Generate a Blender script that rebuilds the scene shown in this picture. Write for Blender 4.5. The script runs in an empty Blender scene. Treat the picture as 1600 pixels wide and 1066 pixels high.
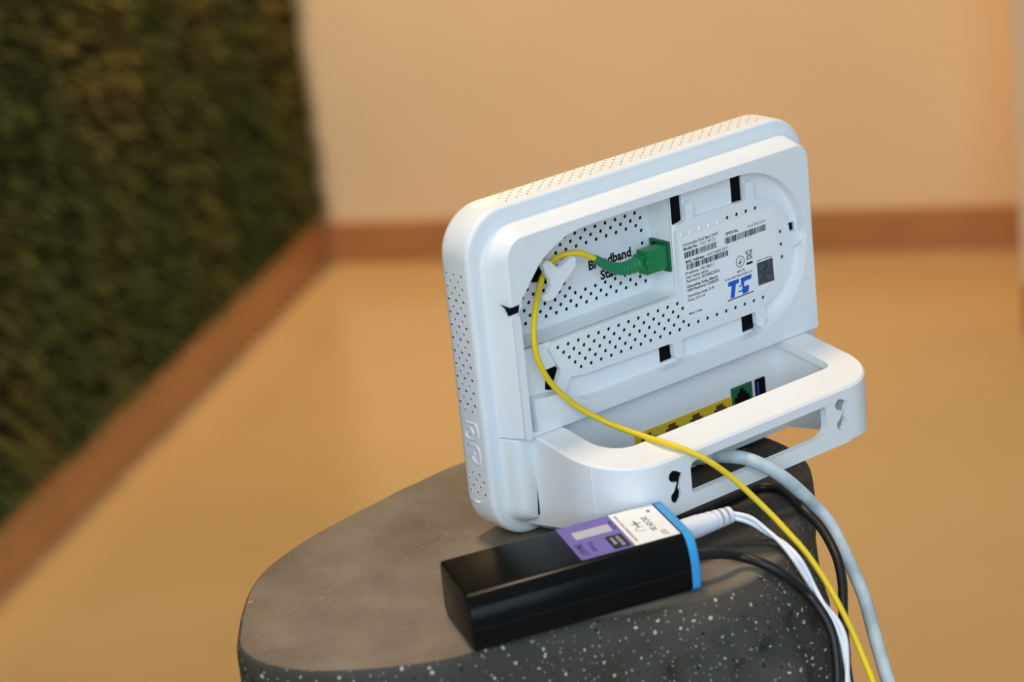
import bpy, bmesh, math, random
from mathutils import Vector, Matrix
from mathutils.geometry import tessellate_polygon

# ---------------------------------------------------------------- scene, camera, light
SCN = bpy.context.scene
COL = SCN.collection
STOOL_H = 0.70
Z0 = STOOL_H + 0.0754          # router centre height above the floor
MM = 0.001
def P3(x, y, z): return Vector((x * MM, y * MM, z * MM + Z0))     # router-frame millimetres -> world

cam_d = bpy.data.cameras.new('camera')
cam = bpy.data.objects.new('camera', cam_d); COL.objects.link(cam)
rt = Vector((0.7743, -0.6248, -0.0998)); dn = Vector((-0.2789, -0.1955, -0.9402)); fw = Vector((0.568, 0.7559, -0.3257))
fw.normalize(); rt = (rt - fw * rt.dot(fw)).normalized(); dn = fw.cross(rt)
cam.matrix_world = Matrix(((rt.x, -dn.x, -fw.x, -0.7214), (rt.y, -dn.y, -fw.y, -0.8531), (rt.z, -dn.z, -fw.z, 0.3824 + Z0), (0, 0, 0, 1)))
cam_d.sensor_width = 36.0; cam_d.lens = 92.258; cam_d.clip_start = 0.05
cam_d.dof.use_dof = True; cam_d.dof.focus_distance = 1.165; cam_d.dof.aperture_fstop = 7.6
SCN.camera = cam

world = bpy.data.worlds.new('world'); SCN.world = world; world.use_nodes = True
bg = world.node_tree.nodes['Background']
bg.inputs[0].default_value = (0.55, 0.78, 1.0, 1); bg.inputs[1].default_value = 0.45

def area(name, loc, target, sx, sy, power, color):
    d = bpy.data.lights.new(name, 'AREA'); d.shape = 'RECTANGLE'; d.size = sx; d.size_y = sy
    d.energy = power; d.color = color
    o = bpy.data.objects.new(name, d); COL.objects.link(o); o.location = loc
    o.rotation_euler = (Vector(target) - Vector(loc)).to_track_quat('-Z', 'Y').to_euler()
    return o
# room axes: D runs along the left wall towards the back wall, N points from the left wall to the right
D = Vector((0.797, 0.604, 0)).normalized(); N = Vector((0.604, -0.797, 0)).normalized()
def RM(d, n, z): v = D * d + N * n; return Vector((v.x, v.y, z))
area('window_daylight', RM(-2.1, 0.40, 1.75), RM(0.0, 0.0, 0.85), 1.9, 1.5, 39, (0.70, 0.86, 1.0))
area('ceiling_lamp_warm', RM(0.20, -0.30, 2.42), RM(0.20, -0.30, 0.0), 0.30, 0.30, 20, (1.0, 0.77, 0.52))
area('ceiling_lamp_warm_rear', RM(2.14, -0.93, 1.62), RM(2.14, -0.93, 0), 0.20, 0.20, 17, (1.0, 0.70, 0.38))

vs = SCN.view_settings
vs.view_transform = 'Standard'; vs.look = 'None'; vs.gamma = 1.0; vs.use_curve_mapping = False; vs.exposure = 0.0

# ---------------------------------------------------------------- materials
def mat(name, col, rough=0.5, spec=0.5, metal=0.0):
    m = bpy.data.materials.new(name); m.use_nodes = True
    b = m.node_tree.nodes['Principled BSDF']
    b.inputs['Base Color'].default_value = (*col, 1); b.inputs['Roughness'].default_value = rough
    b.inputs['Specular IOR Level'].default_value = spec; b.inputs['Metallic'].default_value = metal
    return m
def nodes(m): return m.node_tree.nodes, m.node_tree.links, m.node_tree.nodes['Principled BSDF']
def noise_col(m, c1, c2, scale, detail=4, lo=0.35, hi=0.65, bump=0.0, vec=(1, 1, 1), bscale=None):
    n, l, b = nodes(m)
    tc = n.new('ShaderNodeTexCoord'); mp = n.new('ShaderNodeMapping'); mp.inputs['Scale'].default_value = vec
    tx = n.new('ShaderNodeTexNoise'); tx.inputs['Scale'].default_value = scale; tx.inputs['Detail'].default_value = detail
    rp = n.new('ShaderNodeValToRGB'); rp.color_ramp.elements[0].position = lo; rp.color_ramp.elements[1].position = hi
    rp.color_ramp.elements[0].color = (*c1, 1); rp.color_ramp.elements[1].color = (*c2, 1)
    l.new(tc.outputs['Object'], mp.inputs[0]); l.new(mp.outputs[0], tx.inputs['Vector']); l.new(tx.outputs['Fac'], rp.inputs[0]); l.new(rp.outputs[0], b.inputs['Base Color'])
    if bump:
        t2 = n.new('ShaderNodeTexNoise'); t2.inputs['Scale'].default_value = bscale or scale * 3; t2.inputs['Detail'].default_value = 3
        l.new(tc.outputs['Object'], t2.inputs['Vector'])
        bp = n.new('ShaderNodeBump'); bp.inputs['Strength'].default_value = bump; bp.inputs['Distance'].default_value = 0.001
        l.new(t2.outputs['Fac'], bp.inputs['Height']); l.new(bp.outputs[0], b.inputs['Normal'])
    return rp
M = {}
M['wall'] = mat('wall_paint', (0.86, 0.665, 0.43), 0.7, 0.3); noise_col(M['wall'], (0.84, 0.645, 0.41), (0.88, 0.685, 0.45), 3, 3)
M['ceil'] = mat('ceiling_paint', (0.82, 0.76, 0.68), 0.8, 0.2)
M['floor'] = mat('floor_tile', (0.55, 0.385, 0.185), 0.20, 0.5); noise_col(M['floor'], (0.51, 0.355, 0.17), (0.57, 0.40, 0.20), 1.6, 3)
M['base'] = mat('skirting_brown', (0.38, 0.18, 0.075), 0.30, 0.5); noise_col(M['base'], (0.43, 0.195, 0.075), (0.49, 0.23, 0.09), 6, 3)
M['grassback'] = mat('grass_backing', (0.02, 0.026, 0.008), 0.9, 0.1)
M['grass'] = mat('grass_blades', (0.05, 0.07, 0.02), 0.7, 0.2)
noise_col(M['grass'], (0.082, 0.110, 0.028), (0.235, 0.175, 0.046), 5.0, 4, 0.42, 0.72, vec=(1, 1, 0.45))
M['white'] = mat('white_plastic', (0.80, 0.815, 0.83), 0.38, 0.45); noise_col(M['white'], (0.79, 0.805, 0.82), (0.81, 0.825, 0.84), 40, 2, bump=0.03, bscale=900)
M['white2'] = mat('white_plastic_gloss', (0.83, 0.83, 0.84), 0.28, 0.5)
M['pocket'] = mat('pocket_shade_grey', (0.30, 0.31, 0.33), 0.5, 0.4)
M['sticker'] = mat('label_paper', (0.84, 0.85, 0.87), 0.5, 0.4)
M['ink'] = mat('black_ink', (0.012, 0.013, 0.018), 0.6, 0.2)
M['inkgrey'] = mat('grey_ink', (0.055, 0.06, 0.07), 0.6, 0.2); noise_col(M['inkgrey'], (0.035, 0.04, 0.05), (0.10, 0.105, 0.115), 900, 2)
M['inkblue'] = mat('blue_ink', (0.008, 0.105, 0.55), 0.5, 0.3)
M['black'] = mat('black_interior', (0.004, 0.004, 0.005), 0.9, 0.1)
M['green'] = mat('green_connector', (0.008, 0.20, 0.060), 0.38, 0.4)
M['greend'] = mat('green_port', (0.006, 0.12, 0.045), 0.45, 0.4)
M['greenb'] = mat('green_boot', (0.010, 0.21, 0.085), 0.45, 0.4)
M['yport'] = mat('yellow_port', (0.72, 0.48, 0.02), 0.4, 0.4)
M['yportd'] = mat('yellow_port_inside', (0.12, 0.055, 0.008), 0.5, 0.3)
M['gold'] = mat('gold_contacts', (0.7, 0.5, 0.15), 0.35, 0.5, 0.9)
M['usbblue'] = mat('usb_blue', (0.015, 0.04, 0.26), 0.4, 0.4)
M['steel'] = mat('port_steel', (0.45, 0.45, 0.47), 0.3, 0.5, 1.0)
M['fibre'] = mat('yellow_jacket', (0.80, 0.58, 0.015), 0.4, 0.4)
M['grey'] = mat('grey_cable_jacket', (0.50, 0.58, 0.62), 0.45, 0.4); noise_col(M['grey'], (0.42, 0.50, 0.54), (0.62, 0.70, 0.73), 90, 3)
M['plugclear'] = mat('plug_plastic', (0.16, 0.15, 0.14), 0.3, 0.5)
M['whitewire'] = mat('white_wire', (0.80, 0.80, 0.86), 0.4, 0.4)
M['blackcable'] = mat('black_cable', (0.008, 0.008, 0.009), 0.42, 0.4)
M['upsbody'] = mat('black_abs', (0.004, 0.0042, 0.005), 0.25, 0.10); noise_col(M['upsbody'], (0.0035, 0.0038, 0.0045), (0.005, 0.0052, 0.006), 60, 2, bump=0.02, bscale=1500)
M['upscap'] = mat('blue_end_cap', (0.035, 0.33, 0.72), 0.35, 0.5)
M['purple'] = mat('purple_label', (0.165, 0.125, 0.42), 0.5, 0.3)
M['purpled'] = mat('dark_purple_ink', (0.055, 0.04, 0.19), 0.5, 0.3)
M['paleink'] = mat('pale_ink', (0.62, 0.60, 0.66), 0.5, 0.3)
M['palepatch'] = mat('pale_patch', (0.48, 0.46, 0.52), 0.5, 0.3)

def stone():
    m = bpy.data.materials.new('terrazzo_concrete'); m.use_nodes = True
    n, l, b = nodes(m)
    tc = n.new('ShaderNodeTexCoord')
    def noise(scale, detail, vec=(1, 1, 1)):
        mp = n.new('ShaderNodeMapping'); mp.inputs['Scale'].default_value = vec; l.new(tc.outputs['Object'], mp.inputs[0])
        t = n.new('ShaderNodeTexNoise'); t.inputs['Scale'].default_value = scale; t.inputs['Detail'].default_value = detail
        l.new(mp.outputs[0], t.inputs['Vector']); return t.outputs['Fac']
    def ramp(src, p0, c0, p1, c1):
        r = n.new('ShaderNodeValToRGB'); e = r.color_ramp.elements
        e[0].position = p0; e[1].position = p1; e[0].color = (*c0, 1); e[1].color = (*c1, 1); l.new(src, r.inputs[0]); return r.outputs[0]
    def mix(f, a, c):
        x = n.new('ShaderNodeMix'); x.data_type = 'RGBA'; l.new(f, x.inputs[0]); l.new(a, x.inputs[6])
        if isinstance(c, tuple): x.inputs[7].default_value = (*c, 1)
        else: l.new(c, x.inputs[7])
        return x.outputs[2]
    geo = n.new('ShaderNodeNewGeometry'); sn = n.new('ShaderNodeSeparateXYZ'); l.new(geo.outputs['Normal'], sn.inputs[0])
    top = ramp(sn.outputs[2], 0.86, (0, 0, 0), 0.985, (1, 1, 1))          # worn, dusty seat against polished sides; its browner tone is partly painted lamplight
    def mul(a, c_):
        mu = n.new('ShaderNodeMath'); mu.operation = 'MULTIPLY'; l.new(a, mu.inputs[0])
        if isinstance(c_, float): mu.inputs[1].default_value = c_
        else: l.new(c_, mu.inputs[1])
        return mu.outputs[0]
    def inv(a):
        mu = n.new('ShaderNodeMath'); mu.operation = 'SUBTRACT'; mu.inputs[0].default_value = 1.0; l.new(a, mu.inputs[1]); return mu.outputs[0]
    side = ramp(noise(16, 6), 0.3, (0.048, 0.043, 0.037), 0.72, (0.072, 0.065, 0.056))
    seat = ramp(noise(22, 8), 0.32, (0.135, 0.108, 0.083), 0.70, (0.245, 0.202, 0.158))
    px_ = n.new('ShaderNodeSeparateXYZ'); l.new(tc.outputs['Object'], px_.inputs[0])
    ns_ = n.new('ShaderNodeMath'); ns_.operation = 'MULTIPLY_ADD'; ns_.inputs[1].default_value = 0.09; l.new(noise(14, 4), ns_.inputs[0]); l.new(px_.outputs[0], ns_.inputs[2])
    seat_shadow = ramp(ns_.outputs[0], -0.075, (0, 0, 0), -0.015, (1, 1, 1))     # router's shadow painted in: dark grey half of the seat, other half brown
    seat = mix(seat_shadow, seat, ramp(noise(24, 6), 0.3, (0.036, 0.033, 0.028), 0.7, (0.058, 0.053, 0.045)))
    seat = mix(mul(ramp(noise(10, 5, (1, 1, 3)), 0.50, (0, 0, 0), 0.68, (1, 1, 1)), 0.5), seat, (0.115, 0.078, 0.055))
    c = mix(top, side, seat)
    def chips(scale, lo, hi, cut):
        wp = n.new('ShaderNodeVectorMath'); wp.operation = 'ADD'; nz = n.new('ShaderNodeTexNoise'); nz.inputs['Scale'].default_value = scale * 1.6; nz.inputs['Detail'].default_value = 1
        l.new(tc.outputs['Object'], nz.inputs['Vector']); sc_ = n.new('ShaderNodeVectorMath'); sc_.operation = 'SCALE'; sc_.inputs['Scale'].default_value = 0.55 / scale
        l.new(nz.outputs['Color'], sc_.inputs[0]); l.new(tc.outputs['Object'], wp.inputs[0]); l.new(sc_.outputs[0], wp.inputs[1])
        v = n.new('ShaderNodeTexVoronoi'); v.inputs['Scale'].default_value = scale
        l.new(wp.outputs[0], v.inputs['Vector'])
        sx = n.new('ShaderNodeSeparateColor'); l.new(v.outputs['Color'], sx.inputs[0])
        th = n.new('ShaderNodeMath'); th.operation = 'MULTIPLY_ADD'; th.inputs[1].default_value = 0.16; th.inputs[2].default_value = 0.0; l.new(sx.outputs[1], th.inputs[0])
        df = n.new('ShaderNodeMath'); df.operation = 'ADD'; l.new(v.outputs['Distance'], df.inputs[0]); l.new(th.outputs[0], df.inputs[1])
        d = ramp(df.outputs[0], lo, (1, 1, 1), hi, (0, 0, 0))
        k = ramp(sx.outputs[0], cut, (0, 0, 0), cut + 0.02, (1, 1, 1))
        return mul(d, k)
    ns = inv(mul(top, 0.86))
    c = mix(mul(chips(310, 0.27, 0.32, 0.62), ns), c, (0.46, 0.44, 0.42))
    c = mix(mul(chips(520, 0.26, 0.32, 0.55), ns), c, (0.27, 0.25, 0.235))
    c = mix(mul(chips(300, 0.24, 0.30, 0.70), ns), c, (0.014, 0.014, 0.016))
    pt = ramp(geo.outputs['Pointiness'], 0.535, (0, 0, 0), 0.60, (1, 1, 1))       # paler grey along the tight rim
    c = mix(mul(mul(pt, ramp(noise(70, 4), 0.35, (0, 0, 0), 0.6, (1, 1, 1))), 0.5), c, (0.24, 0.25, 0.25))
    # pale scrapes and flecks on the worn seat
    sc = mul(mul(ramp(noise(34, 3, (1, 1, 1)), 0.66, (0, 0, 0), 0.70, (1, 1, 1)), top), ramp(noise(190, 3, (0.5, 1, 1)), 0.52, (0, 0, 0), 0.58, (1, 1, 1)))
    c = mix(mul(sc, 0.75), c, (0.48, 0.38, 0.27))
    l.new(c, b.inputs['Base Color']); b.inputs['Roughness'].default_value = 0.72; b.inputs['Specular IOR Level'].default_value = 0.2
    bp = n.new('ShaderNodeBump'); bp.inputs['Strength'].default_value = 0.25; bp.inputs['Distance'].default_value = 0.0015
    l.new(noise(120, 5), bp.inputs['Height']); l.new(bp.outputs[0], b.inputs['Normal'])
    return m
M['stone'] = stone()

# ---------------------------------------------------------------- helpers
def obj(name, verts, faces, m, parent=None, smooth=False, world_pts=False, angle=None):
    me = bpy.data.meshes.new(name)
    me.from_pydata([tuple(v) if world_pts else tuple(Vector(v) * MM) for v in verts], [], faces)
    bm = bmesh.new(); bm.from_mesh(me)
    bmesh.ops.recalc_face_normals(bm, faces=bm.faces); bm.to_mesh(me); bm.free()
    me.materials.append(M[m])
    if smooth or angle:
        for p in me.polygons: p.use_smooth = True
        if angle: me.set_sharp_from_angle(angle=math.radians(angle))
    o = bpy.data.objects.new(name, me); COL.objects.link(o)
    if parent: o.parent = parent
    return o
def thing(name, label, cat, loc=(0, 0, 0), rz=0.0, group=None):
    o = bpy.data.objects.new(name, None); o.empty_display_size = 0.02; COL.objects.link(o)
    o.location = loc; o.rotation_euler = (0, 0, rz); tag(o, label, cat, group); return o
def tag(o, label=None, cat=None, group=None, kind=None):
    if label: o['label'] = label
    if cat: o['category'] = cat
    if group: o['group'] = group
    if kind: o['kind'] = kind
    return o
class G:
    """collects geometry in millimetres"""
    def __init__(s): s.v = []; s.f = []
    def add(s, v, f): k = len(s.v); s.v += [tuple(a) for a in v]; s.f += [tuple(i + k for i in q) for q in f]; return s
    def box(s, x0, x1, y0, y1, z0, z1):
        return s.add([(x, y, z) for x in (x0, x1) for y in (y0, y1) for z in (z0, z1)],
                     [(0, 1, 3, 2), (4, 6, 7, 5), (0, 4, 5, 1), (2, 3, 7, 6), (0, 2, 6, 4), (1, 5, 7, 3)])
    def prism(s, loops, y0, y1, back=True, front=True, plane='xz', walls=True):
        """loops: outline + holes in 2D; extruded from y0 (towards the viewer) to y1"""
        def p(a, b, d): return (a, d, b) if plane == 'xz' else ((d, a, b) if plane == 'yz' else (a, b, d))
        tris = tessellate_polygon([[Vector((a, b, 0)) for a, b in lp] for lp in loops])
        flat = [q for lp in loops for q in lp]; n = len(flat)
        vs = [p(a, b, y0) for a, b in flat] + [p(a, b, y1) for a, b in flat]; fs = []
        for t in tris:
            if front: fs.append(tuple(t))
            if back: fs.append(tuple(n + i for i in reversed(t)))
        if walls:
            k = 0
            for lp in loops:
                m_ = len(lp)
                for i in range(m_): a, b = k + i, k + (i + 1) % m_; fs.append((a, b, n + b, n + a))
                k += m_
        return s.add(vs, fs)
    def loft(s, rings, cap0=True, cap1=True):
        n = len(rings[0]); vs = [q for r in rings for q in r]; fs = []
        for i in range(len(rings) - 1):
            for k in range(n): a, b = i * n + k, i * n + (k + 1) % n; fs.append((a, b, b + n, a + n))
        if cap0: fs.append(tuple(range(n)))
        if cap1: fs.append(tuple((len(rings) - 1) * n + k for k in reversed(range(n))))
        return s.add(vs, fs)
    def cyl(s, p0, p1, r0, r1=None, n=14):
        r1 = r0 if r1 is None else r1; a = Vector(p0); b = Vector(p1); d = (b - a).normalized()
        u = d.orthogonal().normalized(); w = d.cross(u); c = [(math.cos(2 * math.pi * k / n), math.sin(2 * math.pi * k / n)) for k in range(n)]
        return s.loft([[a + (u * x + w * y) * r0 for x, y in c], [b + (u * x + w * y) * r1 for x, y in c]])
    def tube(s, pts, r, n=10, caps=True, rf=None):
        pts = [Vector(q) for q in pts]; rings = []; u = None
        for i, q in enumerate(pts):
            d = (pts[min(i + 1, len(pts) - 1)] - pts[max(i - 1, 0)]).normalized()
            u = d.orthogonal().normalized() if u is None else (u - d * u.dot(d)).normalized()
            w = d.cross(u); rr = rf(i / (len(pts) - 1)) if rf else r
            rings.append([q + (u * math.cos(2 * math.pi * k / n) + w * math.sin(2 * math.pi * k / n)) * rr for k in range(n)])
        return s.loft(rings, caps, caps)
    def make(s, name, m, parent=None, angle=None, smooth=False): return obj(name, s.v, s.f, m, parent, smooth, False, angle)
def spline(pts, sub=10):
    P = [Vector(p) for p in pts]; P = [2 * P[0] - P[1]] + P + [2 * P[-1] - P[-2]]; out = []
    for i in range(1, len(P) - 2):
        p0, p1, p2, p3 = P[i - 1:i + 3]
        for k in range(sub):
            t = k / sub; t2 = t * t; t3 = t2 * t
            out.append(0.5 * ((2 * p1) + (p2 - p0) * t + (2 * p0 - 5 * p1 + 4 * p2 - p3) * t2 + (3 * p1 - p0 - 3 * p2 + p3) * t3))
    out.append(P[-2]); return out
def rrect(x0, x1, z0, z1, r, n=8):
    """rounded rectangle, counter-clockwise; r = radius or (tr, tl, bl, br)"""
    if not isinstance(r, tuple): r = (r,) * 4
    out = []
    for (cx, cz, sx, sz, a0, rr) in ((x1, z1, -1, -1, 0, r[0]), (x0, z1, 1, -1, 90, r[1]), (x0, z0, 1, 1, 180, r[2]), (x1, z0, -1, 1, 270, r[3])):
        for k in range(n + 1):
            a = math.radians(a0 + 90 * k / n); out.append((cx + sx * rr + rr * math.cos(a), cz + sz * rr + rr * math.sin(a)))
    return out
def circ(x, z, r, n=6, ph=0.3, sx=1, sz=1): return [(x + sx * r * math.cos(ph + 2 * math.pi * k / n), z + sz * r * math.sin(ph + 2 * math.pi * k / n)) for k in range(n)]
def inside(p, poly):
    x, y = p; c = False; j = len(poly) - 1
    for i in range(len(poly)):
        if (poly[i][1] > y) != (poly[j][1] > y) and x < (poly[j][0] - poly[i][0]) * (y - poly[i][1]) / (poly[j][1] - poly[i][1]) + poly[i][0]: c = not c
        j = i
    return c
def clear_of(p, poly, d):
    return inside(p, poly) and all(inside((p[0] + d * math.cos(a), p[1] + d * math.sin(a)), poly) for a in [k * math.pi / 4 for k in range(8)])
def text_geo(s, size, bold=0.0):
    """2D triangles of a line of lettering (mm, baseline at 0)"""
    cu = bpy.data.curves.new('t', 'FONT'); cu.body = s; cu.size = size; cu.offset = bold; cu.resolution_u = 2
    o = bpy.data.objects.new('t', cu); COL.objects.link(o); bpy.context.view_layer.update()
    me = bpy.data.meshes.new_from_object(o.evaluated_get(bpy.context.evaluated_depsgraph_get()))
    v = [(a.co.x, a.co.y) for a in me.vertices]; f = [tuple(p.vertices) for p in me.polygons]
    bpy.data.objects.remove(o); bpy.data.curves.remove(cu); bpy.data.meshes.remove(me)
    return v, f
def put_text(g, s, x, z, size, y, width=None, bold=0.0, ux=(1, 0), uz=(0, 1), fn=None):
    v, f = text_geo(s, size, bold)
    k = 1.0
    if width and v: w = max(a for a, b in v); k = width / w
    fn = fn or (lambda a, b: (x + a, y, z + b))
    g.add([fn(a * k, b) for a, b in v], f)

# ================================================================ the setting
FL = 0.0; CE = 2.46; NL = -1.16; NR = -0.03; DB = 2.52     # left wall, right wall, back wall
cb = Vector((1.3542, 2.3716, 0)); DB = cb.dot(D); NL = cb.dot(N); NR = Vector((1.9451, 1.5119, 0)).dot(N)
def quadbox(name, d0, d1, n0, n1, z0, z1, m, bev=0.0):
    c = RM((d0 + d1) / 2, (n0 + n1) / 2, (z0 + z1) / 2); hd, hn, hz = (d1 - d0) / 2, (n1 - n0) / 2, (z1 - z0) / 2
    vs = [tuple(RM(sd * hd, sn * hn, 0) + Vector((0, 0, sz * hz))) for sd in (-1, 1) for sn in (-1, 1) for sz in (-1, 1)]
    o = obj(name, vs, [(0, 1, 3, 2), (4, 6, 7, 5), (0, 4, 5, 1), (2, 3, 7, 6), (0, 2, 6, 4), (1, 5, 7, 3)], m, None, world_pts=True)
    o.location = c; return o
ROOM_R = 1.9; DF = -2.6; DR = 2.16
tag(quadbox('floor', DF, DB + 0.1, NL - 0.1, ROOM_R, -0.08, 0.0, 'floor'), 'glossy tan floor', kind='structure')
tag(quadbox('wall_back', DB, DB + 0.1, NL - 0.1, NR + 0.135, 0.0, CE, 'wall'), 'plain tan back wall', kind='structure')
tag(quadbox('wall_left', DF, DB, NL - 0.1, NL, 0.0, CE, 'wall'), 'left wall behind the green panel', kind='structure')
tag(quadbox('wall_right', DR, DB, NR + 0.035, NR + 0.135, 0.0, CE, 'wall'), 'short tan wall at the right edge', kind='structure')
tag(quadbox('wall_side', DR, DR + 0.1, NR + 0.135, ROOM_R, 0.0, CE, 'wall'), 'return wall beyond the right edge', kind='structure')
tag(quadbox('ceiling', DF, DB + 0.1, NL - 0.1, ROOM_R, CE, CE + 0.08, 'ceil'), 'plain ceiling', kind='structure')
tag(quadbox('baseboard_back', DB - 0.014, DB, NL + 0.014, NR + 0.035, 0.0, 0.063, 'base'), 'brown skirting along the back wall', kind='structure')
tag(quadbox('baseboard_left', DF, DB, NL, NL + 0.014, 0.0, 0.074, 'base'), 'brown skirting along the left wall', kind='structure')

tag(quadbox('baseboard_right', DR - 0.014, DR, NR + 0.035, ROOM_R, 0.0, 0.063, 'base'), 'brown skirting beyond the right edge', kind='structure')

# dark green grass panel on the left wall
gp = thing('grass_panel', 'dark green artificial grass panel covering the wall on the left', 'grass panel', RM(0.9, NL, 0.08))
b_ = quadbox('backing', -1.9, DB - 0.9 - 0.002, 0.0, 0.012, 0.0, CE - 0.10, 'grassback'); b_.parent = gp
random.seed(5)
vs = []; fs = []
for i in range(34000):
    d = random.uniform(-1.25, DB - 0.9 - 0.012)
    z = 0.004 + random.random() ** 1.2 * 1.95
    ln = random.uniform(0.020, 0.034); w = random.uniform(0.0022, 0.004)
    a = random.uniform(-0.9, 0.9); up = random.uniform(-0.5, 0.7)
    dir_ = Vector((math.sin(a) * 0.7, 1.0, up)).normalized()      # (d, n, z)
    side = dir_.cross(Vector((random.uniform(-.4, .4), 0, 1))).normalized() * w
    b0 = Vector((d, 0.011, z)); mid = b0 + dir_ * ln * 0.6; tip = b0 + dir_ * ln + Vector((0, 0, -0.006))
    k = len(vs)
    for q in (b0 - side, b0 + side, mid + side * .8, mid - side * .8, tip): vs.append(tuple(RM(q.x, max(q.y, 0.011), q.z)))
    fs += [(k, k + 1, k + 2, k + 3), (k + 3, k + 2, k + 4)]
me = bpy.data.meshes.new('grass'); me.from_pydata(vs, [], fs); me.materials.append(M['grass'])
go = bpy.data.objects.new('grass', me); COL.objects.link(go); go.parent = gp; go['kind'] = 'stuff'

# ================================================================ stone stool
CH,SH=0.7995,0.6007
SC=(-62.0,-60.0)   # centre in (s,q)
# plateau outline: x,y(mm), bulge, drop(mm)
SCTL=[(-49.4,91.7,4,8),(-74.1,89.3,4,8),(-99.6,85.2,4,8),(-124.4,81.1,4,8),(-145.7,76,4,8),(-163.5,70.5,4,9),(-180,63,3,10),(-192,54,3,10),
(-205,40,3,9),(-219,22,3,7),(-231,6,2.5,6),(-233,-5,2.5,6),(-231,-19,2.5,6),(-225,-32,2.5,6),(-215,-46,3,7),(-200,-59,3,8),(-181,-68.5,4,9),(-164.6,-73.5,5,10),(-143.5,-77.5,7,13),(-120,-83,10,18),
(-98,-93,16,26),(-76,-102,20,32),(-52,-106,20,38),(-26,-100,17,40),(-6,-86,11,38),(14,-70,6,32),(34,-57,3,26),(49,-43,1.5,20),(59,-20,1.5,16),(62,0,2,13),(58,22,5,10),(45,45,5,9),(20,68,5,8),(-15,84,5,8)]
def stool_tables(n=180):
    ang=[];val=[]
    for x,y,b,d in SCTL:
        s=CH*x-SH*y-SC[0]; q=SH*x+CH*y-SC[1]
        ang.append(math.atan2(q,s)); val.append((math.hypot(s,q),b,d))
    o=sorted(range(len(ang)),key=lambda i:ang[i]); A=[ang[i] for i in o]; V=[val[i] for i in o]
    A=[A[-1]-2*math.pi]+A+[A[0]+2*math.pi]; V=[V[-1]]+V+[V[0]]
    out=[]
    for k in range(n):
        t=-math.pi+2*math.pi*(k+.5)/n
        j=0
        while A[j+1]<t: j+=1
        f=(t-A[j])/(A[j+1]-A[j]); out.append([V[j][i]*(1-f)+V[j+1][i]*f for i in range(3)])
    for _ in range(2):
        out=[[(out[k-1][i]+2*out[k][i]+out[(k+1)%n][i])/4 for i in range(3)] for k in range(n)]
    return out
def stool_mesh(n=180,height=700.0):
    T=stool_tables(n); rings=[]
    prof=[]
    for f in (.25,.5,.75,.9): prof.append(('t',f))
    for a in (0,8,18,30,42,54,66,78,90): prof.append(('c',math.radians(a)))
    for z in (55,72,90,110,130,150,175,200,240,300,380,470,560,640,700): prof.append(('s',z))
    verts=[];
    for kind,v in prof:
        ring=[]
        for k in range(n):
            th=-math.pi+2*math.pi*(k+.5)/n; r,b,d=T[k]
            if kind=='t': R=r*v; z=0
            elif kind=='c': R=r+b*math.sin(v); z=-d*(1-math.cos(v))
            else:
                zz=max(v,d+4); g=min(1,(zz-d)/120.0)
                R=r+b-14*(zz/700)**1.5; z=-zz
            # folds running down the right-front side
            w=max(0,math.cos(th+0.75))**1.2
            dep=max(0,-z-6)
            am=15.0*w*min(1,dep/28.0)
            ph=th*7.5+dep*0.19+0.6
            fold=abs(math.sin(ph))**0.5
            R-=am*(1-fold)
            if kind!='t' and dep>26: R+=w*9*min(1,(dep-26)/8.0)
            s=SC[0]+R*math.cos(th); q=SC[1]+R*math.sin(th)
            z+=0.35*math.sin(s*.09+1)*math.sin(q*.07) if kind=='c' and v<.2 else 0
            ring.append((CH*s+SH*q,-SH*s+CH*q,z))
        verts+=ring
    faces=[]
    m=len(prof)
    for i in range(m-1):
        for k in range(n):
            a=i*n+k;b=i*n+(k+1)%n
            faces.append((a,a+n,b+n,b))
    c0=len(verts); s,q=SC; verts.append((CH*s+SH*q,-SH*s+CH*q,0)); 
    for k in range(n): faces.append((c0,k,(k+1)%n))
    faces.append(tuple((m-1)*n+k for k in range(n)))
    return verts,faces
sv, sf = stool_mesh(180, STOOL_H * 1000)
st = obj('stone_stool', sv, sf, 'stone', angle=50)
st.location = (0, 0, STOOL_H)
tag(st, 'dark grey speckled stone stool with folded sides under the white router', 'stool')

# ================================================================ router
rt_ = thing('wifi_router', 'white broadband router seen from behind, standing on the stone stool', 'router', (0, 0, Z0 + 0.0))
W2, H2, RC = 100.0, 75.0, 21.0
def rr3(inset, y, n=10): return [(a, y, b) for a, b in rrect(-W2 + inset, W2 - inset, -H2 + inset, H2 - inset, max(RC - inset, 4), n)]
# --- outline of the raised back cover (root at y=0, top at y=-12)
def cover_outline(x0, x1, z0, z1, rtl, rtr): return rrect(x0, x1, z0, z1, (rtr, rtl, 1.0, 1.0), 9)
root = cover_outline(-93.5, 94.5, -26.2, 67.5, 19, 13)
top_ = cover_outline(-87.3, 90.0, -26.0, 63.2, 9, 7)
# --- cavity opening in the cover
cav = []
for k in range(25):                                   # round right end
    a = math.radians(-90 + 180 * k / 24); cav.append((47 + 39.5 * math.cos(a), 19.8 + 38.8 * math.sin(a)))
cav += [(20, 58.8), (-20, 59.2), (-45, 59.0), (-54, 57.8), (-61, 55.0), (-67, 51.9), (-71, 48.8), (-76, 43.2), (-79.5, 39.0), (-82.2, 36.0),
        (-82.2, 33.2), (-84.2, 31.8), (-85.3, 27), (-85.8, 14), (-85.6, 1), (-84.4, -12), (-83.2, -24.0), (-79.8, -24.4), (-80.6, -12), (-79.6, -9.6),
        (-66.5, -11.2), (-60.5, -14.0), (-52, -18.6), (-40, -19.0)]
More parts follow.
